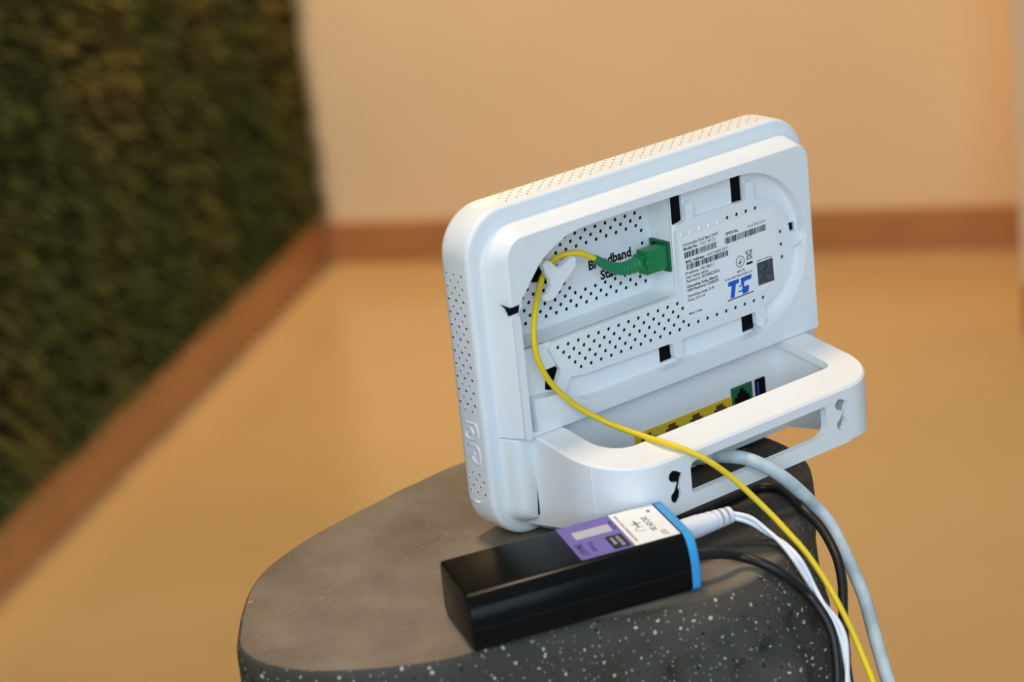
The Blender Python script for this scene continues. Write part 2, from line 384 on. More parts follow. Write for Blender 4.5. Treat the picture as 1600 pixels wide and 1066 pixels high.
# --- deep compartment (behind the ledge)
deep = [(9.5, 57.6), (-45, 57.8), (-54, 56.6), (-61, 54), (-67, 50.9), (-71, 47.8), (-76, 42.2), (-81.6, 35.6), (-84.4, 27), (-84.9, 14.5), (-82, 12.2), (-66, 11.6), (-20, 11.9)] + \
       [(4.5 + 5 * math.cos(math.radians(a)), 17 + 5 * math.sin(math.radians(a))) for a in (-90, -67, -45, -22, 0)] + [(9.5, 40)]

g = G()   # shell: front, sides and rim
rings = [rr3(9, 20.5), rr3(4, 20.2), rr3(1.5, 19.2), rr3(0.3, 17.4), rr3(0, 15.5), rr3(0, 2.6), rr3(0.25, 1.3), rr3(0.8, 0.45), rr3(1.7, 0.08), rr3(2.6, 0.0)]
g.loft(rings, True, False)
outer = [(a, b) for a, _, b in rr3(2.6, 0)]
hole = root[:]                                        # the opening under the cover, joined to the port recess
g.prism([outer, [(a, b) for a, b in rrect(-86.5, 88, -25.8, 61.5, 2, 2)][::-1]], 0, 1.6, back=False, walls=False)
housing = g.make('housing', 'white', rt_, angle=38)
# dark core seen through slots and vents
core = G(); core.box(-88, 88, 13.0, 14.0, -24, 61).make('inner_shade', 'black', rt_)
# --- raised back cover
g = G()
g.loft([[(a, 0, b) for a, b in root], [(c + (a - c) * .92, -0.35, d + (b - d) * .92) for (a, b), (c, d) in zip(root, top_)], [(c + (a - c) * .20, -11.0, d + (b - d) * .20) for (a, b), (c, d) in zip(root, top_)],
        [(c + (a - c) * .07, -11.75, d + (b - d) * .07) for (a, b), (c, d) in zip(root, top_)], [(c, -12, d) for c, d in top_]], False, False)
inner_top = [(c * .992, d if d < -25 else d - .5) for c, d in top_]
g.prism([top_, cav[::-1]], -12, -11.2, back=False, walls=False)
nv = len(cav)
g.add([(a, -12, b) for a, b in cav] + [(a, 0.0, b) for a, b in cav], [(i, (i + 1) % nv, nv + (i + 1) % nv, nv + i) for i in range(nv)])
g.box(-87, 89.8, -11.9, -6, -26.2, -25.6)            # underside of the lip
cover = g.make('back_cover', 'white', rt_, angle=35)

# notch on the left of the cover
G().prism([[(-93.4, 37.6), (-88.6, 34.4), (-83.6, 34.6), (-84.6, 31.4), (-89.6, 31.2), (-90.8, 34.6)]], -12.25, -11.4).make('notch', 'black', rt_)
g = G(); g.prism([rrect(-88.0, -84.4, -26.0, 30.2, 1.2, 4)], -13.2, -11.0); g.make('cover_column', 'white', rt_, angle=40)
# --- ledge with slot openings
ledge = [p for p in cav if p[1] < 11.4 or p[0] > 10.2]
i0 = next(i for i, p in enumerate(cav) if p == (20, 58.8))
right = cav[:i0 + 1]                                  # bottom right, round end, top
left = cav[i0 + 1:]; left = [p for p in left if p[1] < 11.2]
ledge = right + [(10.0, 58.8), (10.0, 17)] + [(4.6 + 5.4 * math.cos(math.radians(a)), 17 + 5.4 * math.sin(math.radians(a))) for a in (-30, -60, -90)] + [(-66, 11.2), (-85.6, 11.2)] + left
slots = [rrect(8.6 + 2.0, 17.2, 43.6, 57.2, .4, 2), rrect(47.2, 54.2, 43.6, 57.2, .4, 2), rrect(-3.2, 4.8, -17.6, -7.0, .8, 2), rrect(47.8, 56.2, -18.2, -7.0, .8, 2),
         [(-68.4, -1.0), (-69.6, -9.6), (-67.5, -10.7), (-60.0, -12.2), (-57.2, -0.5)], rrect(80.0, 85.0, 20.6, 26.0, 1.2, 3)]
g = G(); g.prism([ledge] + [s[::-1] for s in slots], -5.6, -3.6); g.make('ledge', 'white', rt_, angle=35)
for s in slots:
    xs = [a for a, b in s]; zs = [b for a, b in s]; G().box(min(xs) - .6, max(xs) + .6, -4.3, -3.7, min(zs) - .6, max(zs) + .6).make('slot_shade', 'black', rt_)
# --- deep compartment: perforated floor and walls
hol = []
row = 0; z = 55.2
while z > 12:
    off = 0 if row % 2 else 2.92
    x = -47.6 - 5.85 * 8 + off
    while x < 9:
        if clear_of((x, z), deep, 2.2) and not (-40 < x < 3 and 24.2 < z < 41.0 and not (x < -33 and z < 28)) and not (-72 < x < -50 and 33 < z < 49): hol.append((x, z))
        x += 5.85
    z -= 2.98; row += 1
g = G(); g.prism([deep] + [circ(x, z, 0.98)[::-1] for x, z in hol], 9.0, 10.2, back=False); cf = g.make('compartment_floor', 'white', rt_)
G().prism([[(a * .995, b * .995 + .15) for a, b in deep]], 9.45, 9.6).make('vent_floor_shade', 'black', cf)  # black sheet painting the shade inside the vent holes
nd = len(deep)
g = G(); g.add([(a, -5.5, b) for a, b in deep] + [(a, 9.6, b) for a, b in deep], [(i, (i + 1) % nd, nd + (i + 1) % nd, nd + i) for i in range(nd)])
g.make('compartment_wall', 'white', rt_, angle=35)
# lettering on the floor of the compartment
g = G(); put_text(g, 'Broadband', -27.4, 30.4, 6.0, 8.9, 25.2, 0.22); put_text(g, 'Stack', -21.0, 24.2, 6.0, 8.9, 13.6, 0.22)
g.make('lettering', 'ink', cf)
# black opening beside the hook
G().prism([[(-63.4, 35.4), (-59.2, 40.6), (-54.4, 44.0), (-51.1, 41.3), (-53.4, 37.8), (-51.3, 30.8), (-57.5, 34.0)]], 6.2, 8.9).make('cable_hole', 'black', rt_)
# --- cable hook
hk = [(-61.2, 44.0), (-59.0, 45.6), (-56.6, 44.6), (-53.6, 40.6), (-50.5, 41.0), (-46.5, 42.6), (-43.6, 43.4), (-42.4, 42.2), (-43.2, 38.6), (-46.8, 35.6), (-50.0, 33.4), (-53.2, 30.2), (-57.0, 27.6), (-60.8, 27.6),
      (-63.0, 29.0), (-62.2, 30.6), (-59.4, 31.0), (-57.4, 33.0), (-57.8, 36.6), (-60.2, 41.2)]
g = G(); g.prism([hk], -1.8, 0.8); g.box(-53.5, -48.5, 0.5, 9.2, 33.5, 38.5); g.make('cable_hook', 'white2', rt_, angle=35)

# --- label plate with tabs
pl = []
for k in range(19):
    a = math.radians(-78 + 168 * k / 18); pl.append((46 + 34 * math.copysign(abs(math.cos(a)) ** .82, math.cos(a)), 18 + 27.0 * math.copysign(abs(math.sin(a)) ** .86, math.sin(a))))
i1 = max(i for i, p in enumerate(pl) if p[1] < 15); 
body = pl[:i1 + 1] + [(80.0, 15.2), (84.6, 15.8), (86.6, 17.6), (86.6, 20.4), (84.6, 22.2), (79.4, 22.6)] + [p for p in pl[i1 + 1:] if p[1] > 23]
body = [p for p in body if p[0] > 60.5 or p[1] > 0]
top = [(58.8, 44.9), (58.6, 51.6), (57.2, 52.8), (55.2, 52.8), (53.9, 51.6), (53.7, 44.6), (21.6, 45.0), (21.4, 51.4), (20.2, 52.7), (18.2, 52.7), (17.0, 51.4), (16.6, 44.9), (13.0, 44.0), (10.6, 41.0), (10.2, 19)]
tail = [(4.6 + 5.6 * math.cos(math.radians(a)), 17.2 + 5.6 * math.sin(math.radians(a))) for a in (-20, -45, -68, -90)]
low = [(-60, 11.5), (-64.6, 11.2), (-66.8, 9.0), (-66.4, 7.4), (-62.6, -1.0), (-61.8, -2.4), (-66.0, -10.4), (-64.6, -12.0), (-60.6, -13.0), (-56.4, -7.0), (-50.0, -8.2), (3.2, -9.2),
       (3.4, -15.4), (4.8, -17.0), (7.2, -17.2), (8.6, -15.6), (8.8, -9.2), (54.6, -9.2), (54.9, -15.6), (56.2, -17.2), (58.6, -17.2), (60.2, -15.6), (60.4, -9.0)]
body = [p for p in body if not (p[1] > 44.2 and p[0] < 59.5)]
plate = body + top + tail + low
vent = []
for r_, z in enumerate((8.05, 5.0, 1.9, -1.25, -4.3)):
    x = -62.1 + (2.93 if r_ % 2 else 0)
    if r_ == 4: x = -50.3
    while x < 12.0:
        if not (x < -57.5 + 0 and z < 2.4) and not (z > 0 and x > 8.6 and r_ < 0): vent.append((x, z))
        x += 5.83
vent += [(13.6 + 5.8 * k, -3.75) for k in range(9)]
edge = [(41.7 + 5.8 * k, 39.5) for k in range(4)] + [(73.6, 24.4), (73.6, 18.3), (73.7, 12.2)]
vent = [p for p in vent if clear_of(p, plate, 1.3)] + edge
g = G(); g.prism([plate] + [circ(x, z, 0.98)[::-1] for x, z in vent], -8.2, -5.6, back=False); lp = g.make('label_plate', 'white', rt_, angle=35)
lp['label'] = 'perforated white plate with corner tabs carrying the printed label'
g = G()
for x, z in vent: g.prism([circ(x, z, 1.02)], -7.7, -5.65)
vs_ = g.make('vent_shade', 'black', lp); vs_['kind'] = 'stuff'
g = G()
for x, z in [(13.4 + 5.6 * k, 38.7) for k in range(5)]: g.loft([circ3 for circ3 in ([(x + 1.2 * math.cos(t), -8.2, z + 1.2 * math.sin(t)) for t in [k * math.pi / 5 for k in range(10)]], [(x + .6 * math.cos(t), -8.75, z + .6 * math.sin(t)) for t in [k * math.pi / 5 for k in range(10)]])])
dp = g.make('dimple', 'white2', lp, angle=50); dp['kind'] = 'stuff'
# --- printed label
lab = rrect(12.2, 70.8, -0.8, 37.4, (3.5, 1.2, 1.2, 14), 8)
g = G(); g.prism([lab], -8.34, -8.1); sk = g.make('sticker', 'sticker', rt_); sk['label'] = 'white printed label with barcodes and a blue emblem'
g = G(); Y = -8.40
def T(s, x, z, w, h=2.0, b=0.03): put_text(g, s, x, z, h, Y, w, b)
T('Commodity: Dual Band ONT', 13.4, 33.3, 21.8); T('Model No.', 13.8, 31.3, 8.6, 1.9, .06); T('HG1 80121', 24.0, 31.3, 9.2, 1.9, 0)
T('MAC Address:', 14.4, 25.1, 11.6, 1.9, .06); T('A0C98BD4F7', 27.4, 25.1, 13.0, 1.9, 0)
T('IP address: 192.168.1.1', 13.8, 19.8, 17.4); T('User name: admin', 13.8, 17.9, 13.6); T('Password: 2E1B4223FA', 13.9, 16.0, 20.4)
T('Operating: India, Bharat', 14.0, 13.6, 19.0, 1.8, .05); T('WiFi Password: 12345678', 14.1, 11.8, 19.0, 1.8, .05)
T('Operating range: 5-45', 14.0, 9.2, 16.4, 1.7, .03); T('Power: 12V-1.5A', 14.0, 7.2, 10.6, 1.7, .03); T('Made in India', 14.0, 1.0, 8.0, 1.4, .03)
T('GPON No.', 39.4, 31.6, 8.2, 1.9, .06); T('ALCLFB3C52A9', 53.2, 31.6, 11.6, 1.7, 0)
T('MTCTE', 45.0, 12.2, 4.6, 1.6, .03); T('R-No:8013041/2001-21', 37.2, 10.4, 17.0, 1.3, .03); T('SSID / WiFi key', 57.4, 14.1, 9.8, 1.1, .02)
random.seed(11)
def bars(x0, x1, z0, z1):
    x = x0
    while x < x1 - .3:
        w = random.choice((0.28, 0.28, 0.5, 0.75)); 
        if x + w > x1: w = x1 - x
        g.box(x, x + w, Y, Y + .08, z0, z1); x += w + random.choice((0.28, 0.3, 0.5))
bars(14.2, 33.8, 27.6, 30.4); bars(14.9, 40.6, 22.0, 24.6); bars(38.9, 64.9, 27.6, 30.5)
# crossed-out bin, circle emblem
def line(x0, z0, x1, z1, w=.32):
    dx, dz = x1 - x0, z1 - z0; l = math.hypot(dx, dz); nx, nz = -dz / l * w / 2, dx / l * w / 2
    g.prism([[(x0 + nx, z0 + nz), (x0 - nx, z0 - nz), (x1 - nx, z1 - nz), (x1 + nx, z1 + nz)]], Y, Y + .08)
for a in ((50.9, 20.9, 55.0, 16.6), (55.0, 20.9, 50.9, 16.6), (51.4, 20.6, 52.0, 16.9), (54.5, 20.6, 53.9, 16.9), (51.0, 20.8, 55.0, 20.8), (52.0, 16.9, 53.9, 16.9)): line(*a)
g.box(51.0, 54.9, Y, Y + .08, 14.4, 15.5)
g.prism([circ(47.3, 17.2, 2.7, 24), circ(47.3, 17.2, 2.4, 24)[::-1]], Y, Y + .08)
line(46.2, 16.0, 48.2, 18.4); line(46.0, 16.6, 48.8, 16.6); line(47.2, 15.6, 47.2, 18.0)
line(37.8, 0.75, 54.2, 0.95, .5)
g.make('print', 'ink', sk)
g = G(); g.prism([[(57.4, 13.5), (57.5, 2.6), (67.6, 2.6), (67.4, 13.5)]], Y, Y + .08); g.make('dark_patch', 'inkgrey', sk)
g = G()
for lo in ([(39.0, 9.4), (38.8, 7.3), (41.0, 7.3), (39.6, 1.4), (42.2, 1.4), (43.6, 7.4), (45.4, 7.4), (45.8, 9.4)],
           [(45.6, 6.0), (45.4, 5.3), (47.0, 5.3), (47.0, 6.0)], [(46.8, 9.2), (46.9, 5.6), (48.4, 5.8), (48.9, 7.2), (53.2, 7.4), (53.9, 9.4), (49.6, 9.4)],
           [(44.8, 3.6), (44.9, 2.9), (47.4, 2.9), (47.3, 3.6)], [(47.4, 5.0), (47.2, 1.5), (50.4, 1.5), (51.4, 2.6), (51.6, 4.4), (50.4, 5.2), (49.4, 4.6), (48.6, 5.2), (48.6, 5.9), (47.9, 5.9)]):
    g.prism([lo], Y, Y + .08)
g.make('emblem', 'inkblue', sk)

# --- side and top dimple panels
def dimples(axis):
    g = G()
    if axis == 'side':
        z = 48.6; r_ = 0
        while z > -53:
            if z > -15 or z < -42:
                for k in range(3):
                    y = 4.8 + 5.1 * k + (2.55 if r_ % 2 else 0)
                    if y < 16.6: g.loft([[(-100 + d, y + r * math.cos(t), z + r * math.sin(t)) for t in [j * math.pi / 4 for j in range(8)]] for r, d in ((1.25, .03), (1.0, -.12), (.50, .0))])
            z -= 2.95; r_ += 1
    else:
        x = -72; r_ = 0
        while x < 80:
            for k in range(3):
                y = 4.8 + 5.1 * k + (2.55 if r_ % 2 else 0)
                if y < 16.2: g.loft([[(x + r * math.cos(t), y + r * math.sin(t), 75 - d) for t in [j * math.pi / 4 for j in range(8)]] for r, d in ((1.25, .03), (1.0, -.07), (.50, .0))])
            x += 2.95; r_ += 1
    return g
o = dimples('side').make('side_vent', 'white', housing, angle=30); o['kind'] = 'stuff'
o = dimples('top').make('top_vent', 'white', housing, angle=30); o['kind'] = 'stuff'
g = G()
for z in (48.6 - 2.95 * 2 * k for k in range(2, 11)):
    for y in (4.8, 9.9, 15.0): g.prism([circ(y + .3, z + .2, .5)], -100.20, -99.9, plane='yz')
o = g.make('side_vent_hole', 'inkgrey', housing); o['kind'] = 'stuff'
g = G()     # raised squiggle emblem on the side
g.tube(spline([(-100.05, a, b) for a, b in ((13.5, -19.3), (9, -19.2), (6.2, -19.2), (5.2, -21.4), (5.4, -25), (8, -26.6), (13, -26.4), (13.8, -23.4), (10.2, -21.6), (8.6, -23.6), (10.2, -24.6))], 5), .55, 6)
g.tube(spline([(-100.05, a, b) for a, b in ((12.8, -29.6), (8, -29.4), (5.8, -30.6), (5.4, -34), (6.2, -37.6), (9.4, -37.2), (11, -34.6), (9, -33.2))], 5), .55, 6)
g.tube([(-100.05, 15.3, -56.8), (-100.05, 9.1, -56.4)], .45, 6)
g.make('side_emblem', 'white', housing, smooth=True)
# lower left pillar below the column
g = G(); g.loft([[(a, y, b) for a, b in rrect(-93.0 + i, -80.0, -67.5 + i, -26.4, (0.6, .6, 9 - i * .5, 3), 8)] for i, y in ((0, 0.2), (1.2, -5.5), (2.6, -8.2), (4.2, -9.2))])
g.make('corner_pillar', 'white', rt_, angle=40)
# --- port wall
pw = G(); pw.box(-70, 70, -6.0, -0.2, -72.5, -25.9); port_wall = pw.make('port_wall', 'white', rt_)
def rj(name, x0, x1, z0, z1, m, mi, plug=False):
    g = G(); w = x1 - x0; cx = (x0 + x1) / 2
    op = [(x0 + 1.6, z0 + 1.2), (x1 - 1.6, z0 + 1.2), (x1 - 1.6, z1 - 5.0), (x1 - 3.4, z1 - 5.0), (x1 - 3.4, z1 - 3.2), (x1 - 5.0, z1 - 3.2), (x1 - 5.0, z1 - 1.4), (x0 + 5.0, z1 - 1.4), (x0 + 5.0, z1 - 3.2), (x0 + 3.4, z1 - 3.2), (x0 + 3.4, z1 - 5.0), (x0 + 1.6, z1 - 5.0)]
    g.prism([[(x0, z0), (x1, z0), (x1, z1), (x0, z1)], op[::-1]], -6.7, -1.5, back=False)
    o = g.make(name, m, rt_)
    G().prism([op], -6.1, -6.02, walls=False, back=False).make('port_opening', mi, o)
    g2 = G()
    for k in range(8): x = cx - 3.6 + k * 1.03; g2.box(x - .22, x + .22, -6.3, -6.12, z0 + 1.6, z0 + 4.6)
    g2.make('contacts', 'gold', o)
    return o
px = [-22.4, -7.5, 7.4, 22.3]
for i, x in enumerate(px): rj('ethernet_port', x, x + 14.9, -60.5, -46.0 + .0, 'yport', 'yportd')
rj('phone_port', 37.4, 50.4, -57.0, -42.4, 'greend', 'black')
g = G(); g.prism([rrect(52.6, 59.0, -57.0, -42.6, .5, 2), rrect(53.4, 58.2, -56.2, -43.4, .3, 2)[::-1]], -6.5, -4); ub = g.make('usb_port', 'black', rt_)
G().box(53.4, 58.2, -6.08, -6.02, -56.2, -43.4).make('usb_opening', 'black', ub)
G().box(53.6, 55.0, -6.4, -6.06, -55.6, -44).make('usb_tongue', 'usbblue', ub)

# --- bracket foot
YF, XB, XI, RB = -61.5, 82.0, 67.0, 29.0
def zt(y): return -26.2 - 8.8 * (min(0, y + 12)) / (YF + 12)       # top slopes down to the front
def zb(y): return -72.0 + 10.6 * min(1, y / YF)
RR = 22.0
def upath(x, yf, r, rr, n=20):
    def half(r):
        p = [(-x, 0.0), (-x, -14), (-x, (yf + r) * .5 - 7)]
        for k in range(n + 1): a = math.radians(180 + 90 * k / n); p.append((-x + r + r * math.cos(a), yf + r + r * math.sin(a)))
        return p
    q = [(-a, b) for a, b in reversed(half(rr))]; xa, xb = -x + r, x - rr
    return half(r) + [(xa + 1.3, yf)] + [(xa + (xb - xa) * t, yf) for t in (.15, .3, .5, .7, .85)] + [(xb - 1.3, yf)] + q
out = upath(XB, YF, RB, RR); inn = upath(XI, YF + 18.0, RB - 14.5, 5.0); 
g = G(); n_ = len(out)
# flange: outer top, inner top with thickness 4, slightly rounded outer edge
ring = lambda P, dz, k=1: [(a, b, zt(b) + dz) for a, b in P]
o1 = upath(XB - .9, YF + .9, RB - .9, RR - .9)
A = ring(out, -1.0) + ring(o1, 0) + ring(inn, 0) + ring(inn, -4) + ring(upath(XB - 3.5, YF + 3.5, RB - 3.5, RR - 3.5), -4)
F_ = []
for j in range(4):
    for i in range(n_ - 1): a = j * n_ + i; F_.append((a, a + 1, a + 1 + n_, a + n_))
g.add(A, F_)
# outer wall except the straight front; split at front corners
c0 = 3 + 21; c1 = n_ - 1 - c0
wi = upath(XB - 3.6, YF + 3.6, RB - 3.6, RR - 3.6)
def arch(x, y): return zb(y) + (7.5 * max(0, 1 - abs(x + 69) / 15.5) if x < -53 else 0)
for lo, hi in ((0, c0), (c1, n_ - 1)):
    Vv = []; Ff = []
    for i in range(lo, hi + 1):
        (a, b), (c, d) = out[i], wi[i]
        Vv += [(a, b, zt(b) - 1.0), (a, b, arch(a, b) + .8), (a + (c - a) * .25, b + (d - b) * .25, arch(a, b)), (c, d, arch(a, b)), (c, d, zt(b) - 2)]
    m_ = hi - lo + 1
    for i in range(m_ - 1):
        for j in range(4): a = i * 5 + j; Ff.append((a, a + 1, a + 6, a + 5))
    g.add(Vv, Ff)
# arms inside faces
for s in (-1, 1):
    v = []
    for y in (-6, -14, -30, YF + 17): v += [(s * (XI + 1.6), y, zt(y) - 1), (s * (XI + 1.6), y, zb(y) + .05), (s * (XB - 2), y, zb(y) + .05)]
    f = []
    for i in range(3): a = i * 3; f += [(a, a + 1, a + 4, a + 3), (a + 1, a + 2, a + 5, a + 4)]
    f.append((9, 10, 11)); g.add(v, f)
    y = YF + 17; g.add([(s * (XI + 1.6), y, zt(y) - 1), (s * (XI + 1.6), y, zb(y)), (s * (XB - 2), y, zb(y)), (s * (XB - 2), y, zt(y) - 1)], [(0, 1, 2, 3)])
# front wall with long slot and two keyholes
xl = -(XB - RB) + 1.3; xr = XB - RR - 1.3; ZT = zt(YF) - 1.0; ZB = zb(YF)
slot = rrect(-38.6, 43.6, -54.4, -40.2, (1.5, 3, 1.2, 1.2), 4)
slot = [p for p in slot if not (p[0] > 39 and p[1] < -50)]
k_ = max(i for i, p in enumerate(slot) if p[1] < -50); slot = slot[:k_ + 1] + [(38.2, -54.4), (42.4, -52.6), (43.6, -50.2)] + slot[k_ + 1:]
def keyhole(dx, dz): return [(x + dx, z + dz) for x, z in [(-2.6, 0.6), (-1.0, 1.6), (1.0, 1.1), (5.0, -1.4), (4.0, -3.2), (2.4, -7.4), (3.2, -9.6), (2.6, -12.0), (1.0, -13.6), (-1.2, -13.4), (-2.6, -11.6), (-2.6, -9.4), (-0.4, -7.6), (1.2, -4.2), (-0.6, -4.0), (-2.6, -2.6), (-3.2, -1.0)]]
k1 = keyhole(-48.2, -42.2)
k2 = keyhole(52.6, -41.0)
fr = [(xl, ZB + .8), (xl + 1, ZB), (xr - 1, ZB), (xr, ZB + .8), (xr, ZT), (xl, ZT)]
g.prism([fr, slot[::-1], k1, k2], YF, YF + 3.6)
bracket = g.make('bracket_foot', 'white2', rt_, angle=35); bracket['label'] = 'white bracket foot with a long slot and keyholes'
G().prism([k1], YF + 1.3, YF + 3.4).make('keyhole_shade', 'black', bracket)
G().prism([k2], YF + 2.6, YF + 3.5).make('keyhole_pocket_shade', 'pocket', bracket)  # grey plug: shadow on the white plastic put into its colour

# ================================================================ fibre patch cord (green plug, yellow cable)
YEL = [(-31.1, -1.0, 38.8), (-38.9, 0.0, 43.2), (-44.7, 3.0, 43.6), (-49.5, 4.5, 42.3), (-55.0, 4.5, 38.6), (-61.7, 1.0, 34.1), (-71.1, -7.0, 29.0), (-77.4, -12.0, 20.2), (-78.5, -14.0, 9.9), (-74.7, -15.0, -1.0), (-68.0, -16.0, -10.4), (-60.5, -18.0, -18.6), (-52.0, -25.0, -26.2), (-47.1, -40.0, -29.9), (-44.3, -54.0, -31.3), (-39.6, -64.0, -34.5), (-33.8, -70.0, -39.9), (-26.2, -76.0, -49.2), (-19.2, -87.1, -62.7), (-17.5, -97.1, -70.7), (-16.2, -107.0, -79.1), (-15.4, -118.4, -91.9), (-16.0, -129.1, -105.7), (-17.8, -138.1, -117.2), (-20.0, -145.4, -125.9), (-23.1, -154.3, -139.6),
       (-34, -176, -200), (-44, -190, -320), (-40, -196, -560), (-20, -230, -750), (60, -330, -773.4), (240, -420, -773.4)]
fc = thing('fibre_patch_cord', 'thin yellow fibre cable with green plug looped behind the router', 'fibre cable', (0, 0, Z0))
g = G()
g.loft([[(x, y, z) for y, z in rrect(-3.4, 3.6, 23.6, 34.6, .8, 3)] for x in (-3.5, -3.0, 9.0)]); g.box(-6.0, -3.2, -2.4, 3.0, 25.4, 33.0)
g.box(-5.0, 1.5, -3.9, -3.3, 28.2, 31.4)
g.make('plug', 'green', fc, angle=40)
bo = spline([(-5.5, 0.2, 29.4), (-12, 0.2, 29.0), (-18, -0.2, 30.4), (-25, -0.8, 34.0), (-31.4, -1.0, 38.9)], 8)
g = G(); g.tube(bo, 3, 14, rf=lambda t: (3.6 - 1.9 * t) * (1.0 + (0.07 if int(t * 22) % 2 else -0.05))); g.make('boot', 'greenb', fc, angle=40)
g = G(); g.tube(spline(YEL, 8), 1.35, 10); g.make('cable', 'fibre', fc, smooth=True)
# socket in the router wall
g = G(); g.prism([rrect(-4.6, 8.0, 22.2, 36.2, .4, 2), rrect(-3.6, 6.8, 23.4, 35.0, .3, 2)[::-1]], 8.2, 9.7, plane='yz'); sc = g.make('fibre_socket', 'greend', rt_)
G().prism([rrect(-3.6, 6.8, 23.4, 35.0, .3, 2)], 9.25, 9.4, plane='yz').make('socket_opening', 'black', sc)

# ================================================================ ethernet cable
GRY = [(-15.0, -16, -54.0), (-14.4, -26, -54.4), (-12.0, -36, -53.2), (-9.5, -46.0, -50.6), (-8.5, -58.0, -48.4), (-6.6, -62.0, -48.8), (-4.5, -66.0, -50.2), (0.2, -70.0, -54.1), (5.8, -72.5, -59.9), (14.0, -74.0, -69.3), (20.4, -74.5, -77.5), (23.4, -80.3, -85.6), (23.3, -90.3, -99.7), (22.3, -99.8, -114.3), (19.3, -107.7, -128.7), (16.4, -115.6, -142.8), (13.0, -123.7, -158.5),
       (0, -146, -220), (-6, -160, -350), (0, -170, -560), (30, -200, -740), (120, -260, -770.6), (320, -330, -770.6)]
ec = thing('ethernet_cable', 'thick pale grey network cable hanging out through the bracket slot', 'network cable', (0, 0, Z0))
g = G(); g.tube(spline(GRY, 8), 3.05, 14); g.make('jacket', 'grey', ec, smooth=True)
g = G(); g.box(-20.6, -9.4, -17, -6.2, -58.2, -50.2); g.box(-17.6, -12.4, -17.4, -8, -50.2, -48.6); g.make('plug', 'plugclear', ec)

# ================================================================ mini UPS
ANG = math.radians(-15); UX = Vector((math.cos(ANG), math.sin(ANG), 0)); NX = Vector((math.sin(ANG), -math.cos(ANG), 0)); SHEAR = -0.12
ups = thing('battery_box', 'black mini UPS battery box with a blue end cap and purple label', 'battery box', (-0.1560, -0.0349, STOOL_H))
def U(u, w, z): q = UX * (u + SHEAR * w) + NX * w; return (q.x, q.y, z)        # length, width towards viewer, height (mm)
UH, UW, UL = 24.0, 45.0, 98.5
def usec(u, ins=0.0, n=10):
    pts = []
    h0, h1, w0, w1 = 0.6 + ins, UH - ins, ins, UW - ins
    def arc(cw, cz, rw, rz, a0, a1, k): 
        for i in range(k + 1): a = math.radians(a0 + (a1 - a0) * i / k); pts.append((cw + rw * math.cos(a), cz + rz * math.sin(a)))
    arc(w1 - 9.0, h1 - 14.0, 9.0, 14.0, 0, 90, n); arc(w0 + 2.5, h1 - 2.5, 2.5, 2.5, 90, 180, 5); arc(w0 + 3, h0 + 3, 3, 3, 180, 270, 4); arc(w1 - 3.2, h0 + 3.2, 3.2, 3.2, 270, 360, 4)
    return [U(u, a, b) for a, b in pts]
g = G(); g.loft([usec(0, 1.0), usec(0.3, 0.35), usec(1.0, 0), usec(UL, 0)]); ub_ = g.make('case', 'upsbody', ups, angle=35)
g = G(); g.loft([usec(UL - .2, -.25), usec(UL + 3.2, -.25), usec(UL + 4.2, .6), usec(UL + 4.4, 2)]); g.make('end_cap', 'upscap', ups, angle=35)
g = G(); g.tube([U(0.2, UW + .02, 10.4), U(UL, UW + .02, 10.4)], .16, 6); g.make('seam', 'blackcable', ub_)
# label: white and purple fields
def flat(g, pts, z0, z1): g.prism([pts], z0, z1, plane='xy')
def field(name, m, u0, u1, w0, w1, z=UH, par=None, t=.10):
    g = G(); c = [U(u0, w0, 0), U(u0, w1, 0), U(u1, w1, 0), U(u1, w0, 0)]; flat(g, [(a, b) for a, b, _ in c], z, z + t); return g.make(name, m, par or ups)
lw = field('label_white', 'sticker', 77.0, 97.6, 1.6, 36.6); lpu = field('label_purple', 'purple', 52.5, 77.0, 1.6, 36.8)
def ut(g, s, u, w, size, width, z=UH + .14, bold=.03):
    put_text(g, s, 0, 0, size, 0, width, bold, fn=lambda a, b: U(u + b, w + a, z))
g = G(); ut(g, 'DC:12V 2A', 88.4, 12.4, 3.6, 15.0, bold=.08); ut(g, 'OUT', 91.2, 28.6, 3.4, 5.6); ut(g, 'IN', 93.0, 6.4, 2.2, 2.4, bold=.1)
ut(g, 'INPUT: DC 12V/2A  LITHIUM ION BATTERY', 78.6, 4.2, 1.5, 29)
def ubox(g, u0, u1, w0, w1, z=UH + .12, t=.06):
    c = [U(u0, w0, 0), U(u0, w1, 0), U(u1, w1, 0), U(u1, w0, 0)]; flat(g, [(a, b) for a, b, _ in c], z, z + t)
ubox(g, 84.2, 84.8, 13.5, 20.5); ubox(g, 82.6, 86.6, 16.4, 17.0)
for k in range(10): a = math.radians(60 + 27 * k); ubox(g, 84.4 + 2.2 * math.cos(a), 84.9 + 2.2 * math.cos(a), 22.4 + 2.2 * math.sin(a), 22.9 + 2.2 * math.sin(a))
g.make('print', 'ink', lw)
field('pale_patch', 'palepatch', 57.0, 73.8, 9.4, 17.0, UH + .1, lpu, .05)
field('black_box', 'ink', 68.2, 75.6, 21.4, 35.2, UH + .1, lpu, .05)
g = G(); ut(g, 'UNLIMITED', 72.4, 23.0, 2.2, 10.5, UH + .18); ut(g, 'POWER', 69.6, 23.6, 2.2, 7.2, UH + .18); ut(g, 'Power', 60.6, 24.6, 2.0, 3.0, UH + .14) if False else None
g.make('print', 'paleink', lpu)
g = G(); ut(g, 'SMART', 54.4, 21.0, 4.4, 13.0, UH + .14, .16); ut(g, 'Power', 59.8, 22.0, 3.6, 10.5, UH + .14, .10); ut(g, 'MINI UPS', 74.6, 7.0, 2.0, 9.5, UH + .14, .1)
g.make('dark_print', 'purpled', lpu)

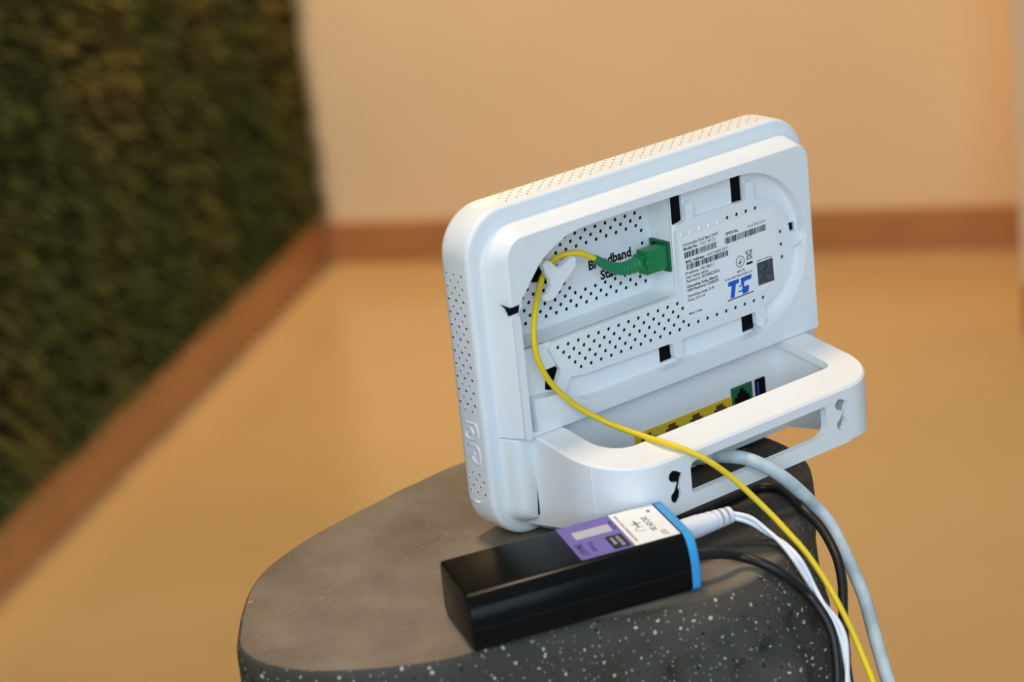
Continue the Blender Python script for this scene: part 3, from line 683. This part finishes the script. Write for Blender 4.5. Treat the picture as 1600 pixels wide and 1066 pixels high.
# ================================================================ cables on the stool
pl_ = thing('power_lead', 'white DC plug and twin white wire leaving the blue cap of the battery box', 'power lead', (0, 0, Z0))
uo = Vector((-156.0, -34.9, -75.4))
def UU(u, w, z): return tuple(uo + Vector(U(u, w, z)))
a0 = Vector(UU(UL + 4.2, 13.5, 13.2)); a1 = Vector((-31.6, -78.3, -62.0)); ax = (a1 - a0).normalized()
g = G(); g.tube([a0, a0 + ax * 1, a0 + ax * 13, a0 + ax * 16, a1 - ax * 9.2], 4.6, 18, rf=lambda t: (4.9, 5.1, 4.9, 4.2, 3.2)[round(t * 4)]); plug = g.make('plug', 'whitewire', pl_, angle=45)
g = G()
Ls = (a1 - a0).length
for k in range(5):
    d = 14.4 + k * (Ls - 17.0) / 4.2; g.cyl(a0 + ax * d, a0 + ax * (d + 1.9), 4.7 - .22 * k, 4.6 - .22 * k, 16)
g.make('strain_relief', 'whitewire', pl_, angle=45)
WHT = [tuple(a1 - ax * 1.5), (-27.8, -84.8, -64.5), (-24.3, -91.7, -69.5), (-24.9, -101.0, -71.8), (-26.1, -109.6, -75.7), (-25.0, -113.6, -81.8), (-24.1, -117.5, -88.7), (-25.1, -124.3, -94.0), (-24.1, -128.9, -99.8), (-24.3, -133.0, -106.7), (-26.1, -136.0, -113.7), (-29.0, -139.2, -123.2), (-33.1, -143.2, -136.4), (-36, -152, -210), (-40, -160, -380), (-30, -170, -600), (-60, -220, -750), (-200, -300, -774), (-380, -330, -774)]
WS = spline(WHT, 8)
for s in (0, 1):
    g = G(); pts = []
    for i, p in enumerate(WS): ph = i * 0.085 + s * math.pi + 0.6; pts.append(p + (UX * math.cos(ph) + Vector((0, 0, 1)) * math.sin(ph)) * 1.05)
    g.tube(pts, 1.1, 8); g.make('wire', 'whitewire', pl_, smooth=True)
BLK = [(-71.5, -95.3, -63.0), (-67.7, -96.3, -63.5), (-57.3, -98.5, -66.0), (-48.3, -99.8, -70.0), (-43.3, -109.0, -72.7), (-37.2, -115.1, -78.7), (-29.1, -117.9, -88.2), (-27.8, -124.7, -95.3), (-27.5, -129.4, -102.5), (-29.0, -133.1, -110.9), (-32.4, -136.7, -122.1), (-37.4, -140.1, -135.7), (-44, -150, -220), (-48, -158, -380), (-60, -175, -600), (-110, -230, -745), (-260, -270, -772.8), (-420, -260, -772.8)]
bc = thing('power_cable', 'black cable curving from the blue cap of the battery box over the stool edge', 'power cable', (0, 0, Z0))
g = G(); g.tube(spline(BLK, 8), 2.15, 12); g.make('jacket', 'blackcable', bc, smooth=True)
g = G(); g.cyl(UU(UL + 4.0, 40.0 - 4, 11.8), BLK[1], 3.1, 2.7, 14); g.make('grommet', 'blackcable', bc, smooth=True)
BL2 = [(-50, -20, -73.2), (-38, -38, -73.2), (-24.8, -45.6, -73.2), (-8.1, -46.3, -73.2), (6.1, -45.8, -73.2), (14.4, -47.0, -73.2), (18.1, -54.3, -73.1), (14.6, -66.0, -72.9), (9.2, -78.9, -73.7), (8.8, -88.3, -78.3), (6.8, -96.8, -83.8), (3.5, -104.3, -89.0), (-1.0, -110.8, -96.0), (-5.5, -115.0, -103), (-9.6, -118.6, -112), (-12.0, -121.4, -122), (-13.4, -124, -138),
       (-14, -138, -230), (-10, -148, -380), (6, -160, -600), (60, -190, -745), (200, -200, -773), (380, -190, -773)]
b2 = thing('power_cable', 'black cable emerging under the bracket and hanging beside the grey cable', 'power cable', (0, 0, Z0))
g = G(); g.tube(spline(BL2, 8), 2.15, 12); g.make('jacket', 'blackcable', b2, smooth=True)
